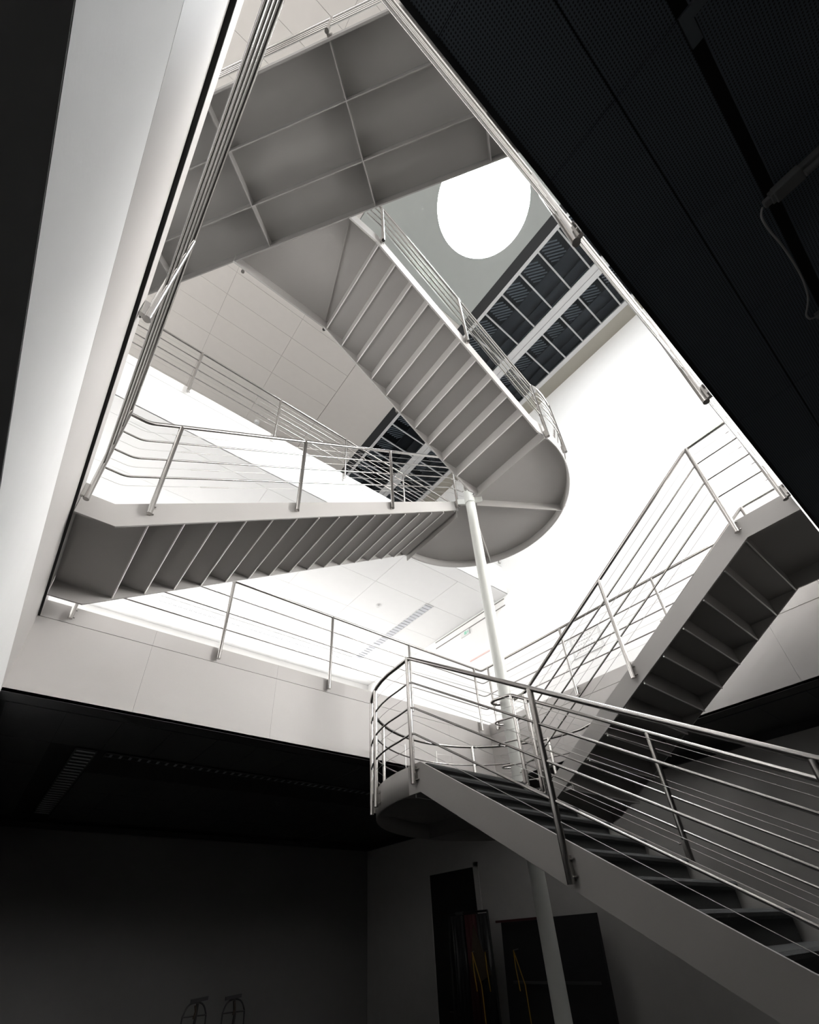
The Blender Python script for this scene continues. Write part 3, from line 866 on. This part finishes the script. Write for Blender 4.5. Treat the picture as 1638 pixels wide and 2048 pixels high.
louvre_light('louvred strip light running across the white first floor ceiling', 'x', 9.32, 9.54, 1.2, 5.95, S2 - 0.004, True, 44, 'lamp_body', 'reflector')
louvre_light('louvred strip light running away from the column on the white first floor ceiling', 'y', 5.96, 6.19, 6.37, 9.27, S2 - 0.004, True, 26, 'lamp_body', 'reflector')

def detector(label, x, y, z, mt='plastic_white', r=0.05):
    e = empty('smoke_detector', (x, y, z)); tag(e, label, 'smoke detector')
    MB().tube([(x, y, z), (x, y, z - 0.012)], r, 20).build('base', mt, e)
    MB().tube([(x, y, z - 0.012), (x, y, z - 0.03), (x, y, z - 0.045)], r * 0.72, 20).build('head', mt, e)
detector('small white smoke detector on the white first floor ceiling', 5.13, 7.05, S2 - 0.003)
detector('round grey smoke detector on the roof ceiling left of the stair', 1.86, 7.6, ROOF, r=0.07)
detector('round grey smoke detector on the roof ceiling near the rooflight', 4.2, 7.13, ROOF, r=0.07)
detector('dim smoke detector on the dark ceiling beyond the strip lights', 3.47, 7.52, S1 - 0.001, 'lamp_body_dark')

# surface-mounted fluorescent battens with a loose cable on the dark overhead ceiling
def batten(label, x0, y0, L):
    e = empty('batten_light', (x0, y0, S1)); tag(e, label, 'ceiling light')
    MB().box(x0 - 0.018, x0 + 0.018, y0 - L, y0, S1 - 0.028, S1 - 0.001).build('housing', 'batten_grey', e, bevel=0.003)
    MB().box(x0 - 0.022, x0 + 0.022, y0 - 0.09, y0 - 0.01, S1 - 0.034, S1 - 0.001).build('end_block', 'batten_grey', e, bevel=0.003)
    MB().tube([(x0, y0 - 0.09, S1 - 0.04), (x0, y0 - L + 0.03, S1 - 0.04)], 0.011, 12).build('tube', 'batten_grey', e)
    MB().box(x0 - 0.012, x0 + 0.012, y0 - 0.01, y0 + 0.02, S1 - 0.026, S1 - 0.006).build('plug', 'batten_grey', e, bevel=0.003)
batten('dark fluorescent batten on the overhead ceiling, the one nearer the slot cover', 1.318, -0.41, 1.2)
batten('dark fluorescent batten on the overhead ceiling at the lower end of the loose cable', 1.875, -0.40, 1.2)
cb = [(1.318, -0.385, S1 - 0.018), (1.345, -0.372, S1 - 0.02), (1.40, -0.372, S1 - 0.03), (1.47, -0.381, S1 - 0.035), (1.56, -0.388, S1 - 0.035), (1.665, -0.391, S1 - 0.03), (1.75, -0.385, S1 - 0.025), (1.80, -0.37, S1 - 0.022), (1.83, -0.358, S1 - 0.02), (1.862, -0.362, S1 - 0.018), (1.875, -0.378, S1 - 0.016)]
def smooth_path(p, n=6):
    p = [Vector(q) for q in p]; out = []
    for i in range(len(p) - 1):
        p0, p1, p2, p3 = p[max(0, i - 1)], p[i], p[i + 1], p[min(len(p) - 1, i + 2)]
        for k in range(n):
            t = k / n
            out.append(0.5 * ((2 * p1) + (p2 - p0) * t + (2 * p0 - 5 * p1 + 4 * p2 - p3) * t * t + (3 * p1 - p0 - 3 * p2 + p3) * t ** 3))
    out.append(p[-1]); return out
o = MB().tube(smooth_path(cb), 0.0035, 8).build('cable', 'cable_grey', None, origin=cb[0])
tag(o, 'loose grey cable linking the two battens on the overhead ceiling', 'cable')

# framed sign, exit sign, wall trims on the white wall
sg = empty('framed_sign', (XW, 3.64, 4.02)); tag(sg, 'framed white sign with faint grey lines on the white wall behind the stair rail', 'sign')
def yz(y0, y1, z0, z1, d0, d1): return MB().box(XW - d1, XW - d0, y0, y1, z0, z1)
yz(3.345, 3.935, 4.02, 4.43, 0.001, 0.012).build('sheet', 'plaster', sg)
for b in ((3.335, 3.35, 4.01, 4.44), (3.93, 3.945, 4.01, 4.44), (3.335, 3.945, 4.01, 4.022), (3.335, 3.945, 4.428, 4.44)):
    yz(*b, 0.002, 0.02).build('frame_bar', 'frame_white', sg)
for b in ((3.365, 3.368, 4.045, 4.405), (3.912, 3.915, 4.045, 4.405), (3.365, 3.915, 4.045, 4.048), (3.365, 3.915, 4.402, 4.405)):
    yz(*b, 0.012, 0.0135).build('inner_line', 'ink', sg)
random.seed(3)
for r_, n_ in enumerate((7, 6, 7, 7, 8)):
    z = 4.365 - r_ * 0.064
    for k in range(n_):
        y = 3.85 - k * 0.055 - (0.03 if r_ % 2 else 0)
        yz(y - 0.018, y + 0.018, z - 0.012, z + 0.012, 0.012, 0.0132).build('faint_mark', 'frame_white', sg)
        yz(y - 0.018, y + 0.018, z - 0.014, z - 0.010, 0.0132, 0.0136).build('faint_mark', 'ink', sg)
ex = empty('exit_sign', (XW, 6.46, 5.80)); tag(ex, 'small green emergency exit sign high on the white wall behind the column', 'sign')
yz(6.32, 6.60, 5.80, 5.93, 0.001, 0.03).build('box', 'plastic_white', ex)
yz(6.40, 6.48, 5.825, 5.905, 0.03, 0.033).build('pictogram', 'exit_green', ex)
yz(6.345, 6.375, 5.835, 5.895, 0.033, 0.034).build('pictogram', 'exit_green', ex)
rs = yz(5.83, 6.44, 5.10, 5.13, 0.001, 0.015).build('red_trim', 'sign_red', None)
tag(rs, 'thin pale red strip on the white wall beside the column', 'wall strip')
for n_, z in ((1, 6.115), (2, 5.945)):
    struct(yz(5.2, 7.5, z, z + 0.02, 0.0, 0.012).build('trim_%d' % n_, 'ink'), 'thin dark horizontal trim line high on the white wall')

# ------------------------------------------------------------------ ground floor: door, boards, straps, hand trucks
struct(MB().box(XW - 0.03, XW + 0.0, 6.95, 7.06, FL0, 1.17).box(XW - 0.03, XW + 0.0, 8.29, 8.36, FL0, 1.17).box(XW - 0.03, XW + 0.0, 6.95, 8.36, 1.11, 1.17).build('trim_3', 'wall_grey'), 'grey frame round the dark doorway')
d1 = struct(MB().box(XW - 0.012, XW - 0.001, 7.06, 8.29, FL0, 1.11).build('door_1', 'black'), 'dark doorway in the ground floor wall')
MB().tube([(XW - 0.05, 7.95, -0.95), (XW - 0.05, 7.82, -0.95)], 0.01, 8).build('door_handle', 'steel', d1)
struct(MB().box(XW - 0.06, XW, YN, YB, S1 - 0.09, S1).build('trim_4', 'soffit_dark'), 'dark cornice over the grey wall')
struct(MB().box(XL, XW - 0.06, YB - 0.06, YB, S1 - 0.09, S1).build('trim_5', 'soffit_dark'), 'dark cornice over the back wall')
pb = empty('display_panel', (6.75, 5.4, FL0)); tag(pb, 'large black display panel with a dark red top edge standing behind the column', 'panel')
MB().obox((6.72, 4.48, FL0 + 0.02), (0, 1.73, 0), (0.05, 0, 0), (0.12, 0, 1.60)).build('board', 'board_dark', pb)
MB().obox((6.712, 5.30, FL0 + 1.60), (0, 0.91, 0), (0.05, 0, 0), (0.003, 0, 0.03)).build('edge_band', 'board_red', pb)
MB().obox((6.70, 4.55, FL0 + 0.86), (0, 1.45, 0), (0.03, 0, 0), (0, 0, 0.03)).build('cross_bar', 'lamp_body_dark', pb)
for y in (4.55, 5.95): MB().box(6.70, 7.0, y - 0.03, y + 0.03, FL0, FL0 + 0.03).build('foot', 'lamp_body_dark', pb)
rk = empty('garment_rack', (6.6, 6.75, FL0)); tag(rk, 'black wheeled rack hung with dark covers in front of the doorway', 'rack')
MB().tube(smooth_path([(6.6, 7.20, FL0 + 0.08), (6.6, 7.18, FL0 + 1.0), (6.6, 7.15, FL0 + 1.68), (6.6, 7.05, FL0 + 1.76), (6.6, 6.75, FL0 + 1.77), (6.6, 6.25, FL0 + 1.77)], 5), 0.016, 10).build('frame_tube', 'tube_black', rk)
MB().tube([(6.6, 6.25, FL0 + 1.77), (6.6, 6.25, FL0 + 0.08)], 0.016, 10).build('frame_tube', 'tube_black', rk)
MB().tube([(6.6, 6.97, FL0 + 1.772), (6.6, 6.80, FL0 + 1.772)], 0.022, 12).build('rail_sleeve', 'steel_dark', rk)
for i, (ya, yb) in enumerate(((7.07, 6.80), (6.78, 6.51), (6.49, 6.27))):
    mb = MB(); n = 10; vs = []
    for k in range(n + 1):
        y = ya + (yb - ya) * k / n
        dx = 0.03 * math.sin(k * 1.9 + i)
        vs += [(6.58 + dx, y, FL0 + 1.74), (6.58 + dx * 1.6, y, FL0 + 0.25), (6.61 + dx * 1.6, y, FL0 + 0.25), (6.61 + dx, y, FL0 + 1.74)]
    fs = []
    for k in range(n):
        for j in range(4):
            fs.append((k * 4 + j, k * 4 + (j + 1) % 4, (k + 1) * 4 + (j + 1) % 4, (k + 1) * 4 + j))
    mb.add(vs, fs, True); mb.add(vs[:4], [(3, 2, 1, 0)]); mb.add(vs[-4:], [(0, 1, 2, 3)])
    mb.build('cover', ('board_dark', 'board_red', 'board_dark')[i], rk)
for y in (7.20, 6.25):
    MB().tube([(6.35, y, FL0 + 0.07), (6.85, y, FL0 + 0.07)], 0.014, 8).build('base_tube', 'tube_black', rk)
    for x in (6.38, 6.82):
        MB().tube([(x, y - 0.012, FL0 + 0.032), (x, y + 0.012, FL0 + 0.032)], 0.03, 14).build('castor', 'tube_black', rk)
dr = MB().prism([(6.535, 6.52, FL0 + 1.60), (6.525, 6.66, FL0 + 1.05), (6.515, 6.50, FL0 + 0.88), (6.525, 6.24, FL0 + 0.98), (6.53, 6.31, FL0 + 1.12)], (-0.01, 0, 0)).build('cloth', 'cloth_brown', None)
tag(dr, 'brown pointed cloth hanging over the dark rack covers', 'cloth')
for lab, sx, y, L, hx in (('yellow strap hanging beside the brown cloth', 6.485, 6.56, 0.95, 6.535), ('short yellow strap hanging from the last dark rack cover', 6.50, 6.30, 0.50, 6.55), ('long forked yellow strap hanging in front of the black panel', 6.69, 5.90, 1.0, 6.80)):
    z0 = FL0 + 1.25
    e = empty('strap', (sx, y, z0)); tag(e, lab, 'strap')
    MB().tube([(sx, y, z0), (sx, y + 0.005, z0 - 0.2), (sx, y - 0.02, z0 - 0.47)], 0.008, 6).build('tail', 'strap_yellow', e)
    if L > 0.6:
        MB().tube([(sx - 0.005, y, z0), (sx - 0.005, y - 0.13, z0 - 0.40), (sx - 0.005, y - 0.14, z0 - L)], 0.008, 6).build('loop', 'strap_yellow', e)
    MB().tube([(sx, y, z0), (hx, y, z0 + 0.01)], 0.007, 6).build('hook', 'steel_dark', e)

def hand_truck(label, x, y, top, lean, s=1.0):
    e = empty('hand_truck', (x, y, FL0)); tag(e, label, 'hand truck', 'hand trucks at the back wall')
    z0 = FL0
    w = 0.17 * s
    pts = [(x - w, y - 0.05, z0 + 0.05), (x - w, y, top - 0.25), (x - w * 0.92, y + 0.01, top - 0.14), (x - w * 0.6, y + 0.02, top - 0.05), (x, y + 0.02, top - 0.02), (x + w * 0.6, y + 0.02, top - 0.05), (x + w * 0.92, y + 0.01, top - 0.14), (x + w, y, top - 0.25), (x + w, y - 0.05, z0 + 0.05)]
    MB().tube(smooth_path(pts, 5), 0.012, 10).build('frame', 'tube_black', e)
    for zz in (top - 0.17, top - 0.45, z0 + 0.2):
        MB().tube([(x - w, y, zz), (x + w, y, zz)], 0.010, 8).build('cross_bar', 'tube_black', e)
    MB().obox((x - 0.11 + lean, y - 0.03, top - 0.025), (0.24, 0, 0.02), (0, 0.04, 0), (0, 0, 0.045)).build('handle_bar', 'board_dark', e)
    MB().tube([(x + lean * 0.5, y - 0.02, top - 0.03), (x + 0.01, y - 0.02, top - 0.2), (x - 0.02, y - 0.03, z0 + 0.25)], 0.022, 8).build('spine', 'tube_black', e)
    MB().tube([(x - 0.03, y - 0.045, top - 0.05), (x - 0.01, y - 0.05, top - 0.12), (x - 0.03, y - 0.05, top - 0.2)], 0.014, 8).build('tied_strap', 'cloth_brown', e)
    MB().obox((x - w, y - 0.3, z0 + 0.005), (2 * w, 0, 0), (0, 0.26, 0), (0, 0, 0.012)).build('toe_plate', 'tube_black', e)
    for sx in (-1, 1):
        MB().tube([(x + sx * (w + 0.02), y + 0.06, z0 + 0.085), (x + sx * (w + 0.06), y + 0.06, z0 + 0.085)], 0.085, 18).build('wheel', 'tube_black', e)
hand_truck('left of two black hand trucks with arched frames standing in the dark', 3.21, 9.0, -0.50, 0.02)
hand_truck('right of two black hand trucks with arched frames standing in the dark', 3.79, 9.0, -0.51, -0.05)
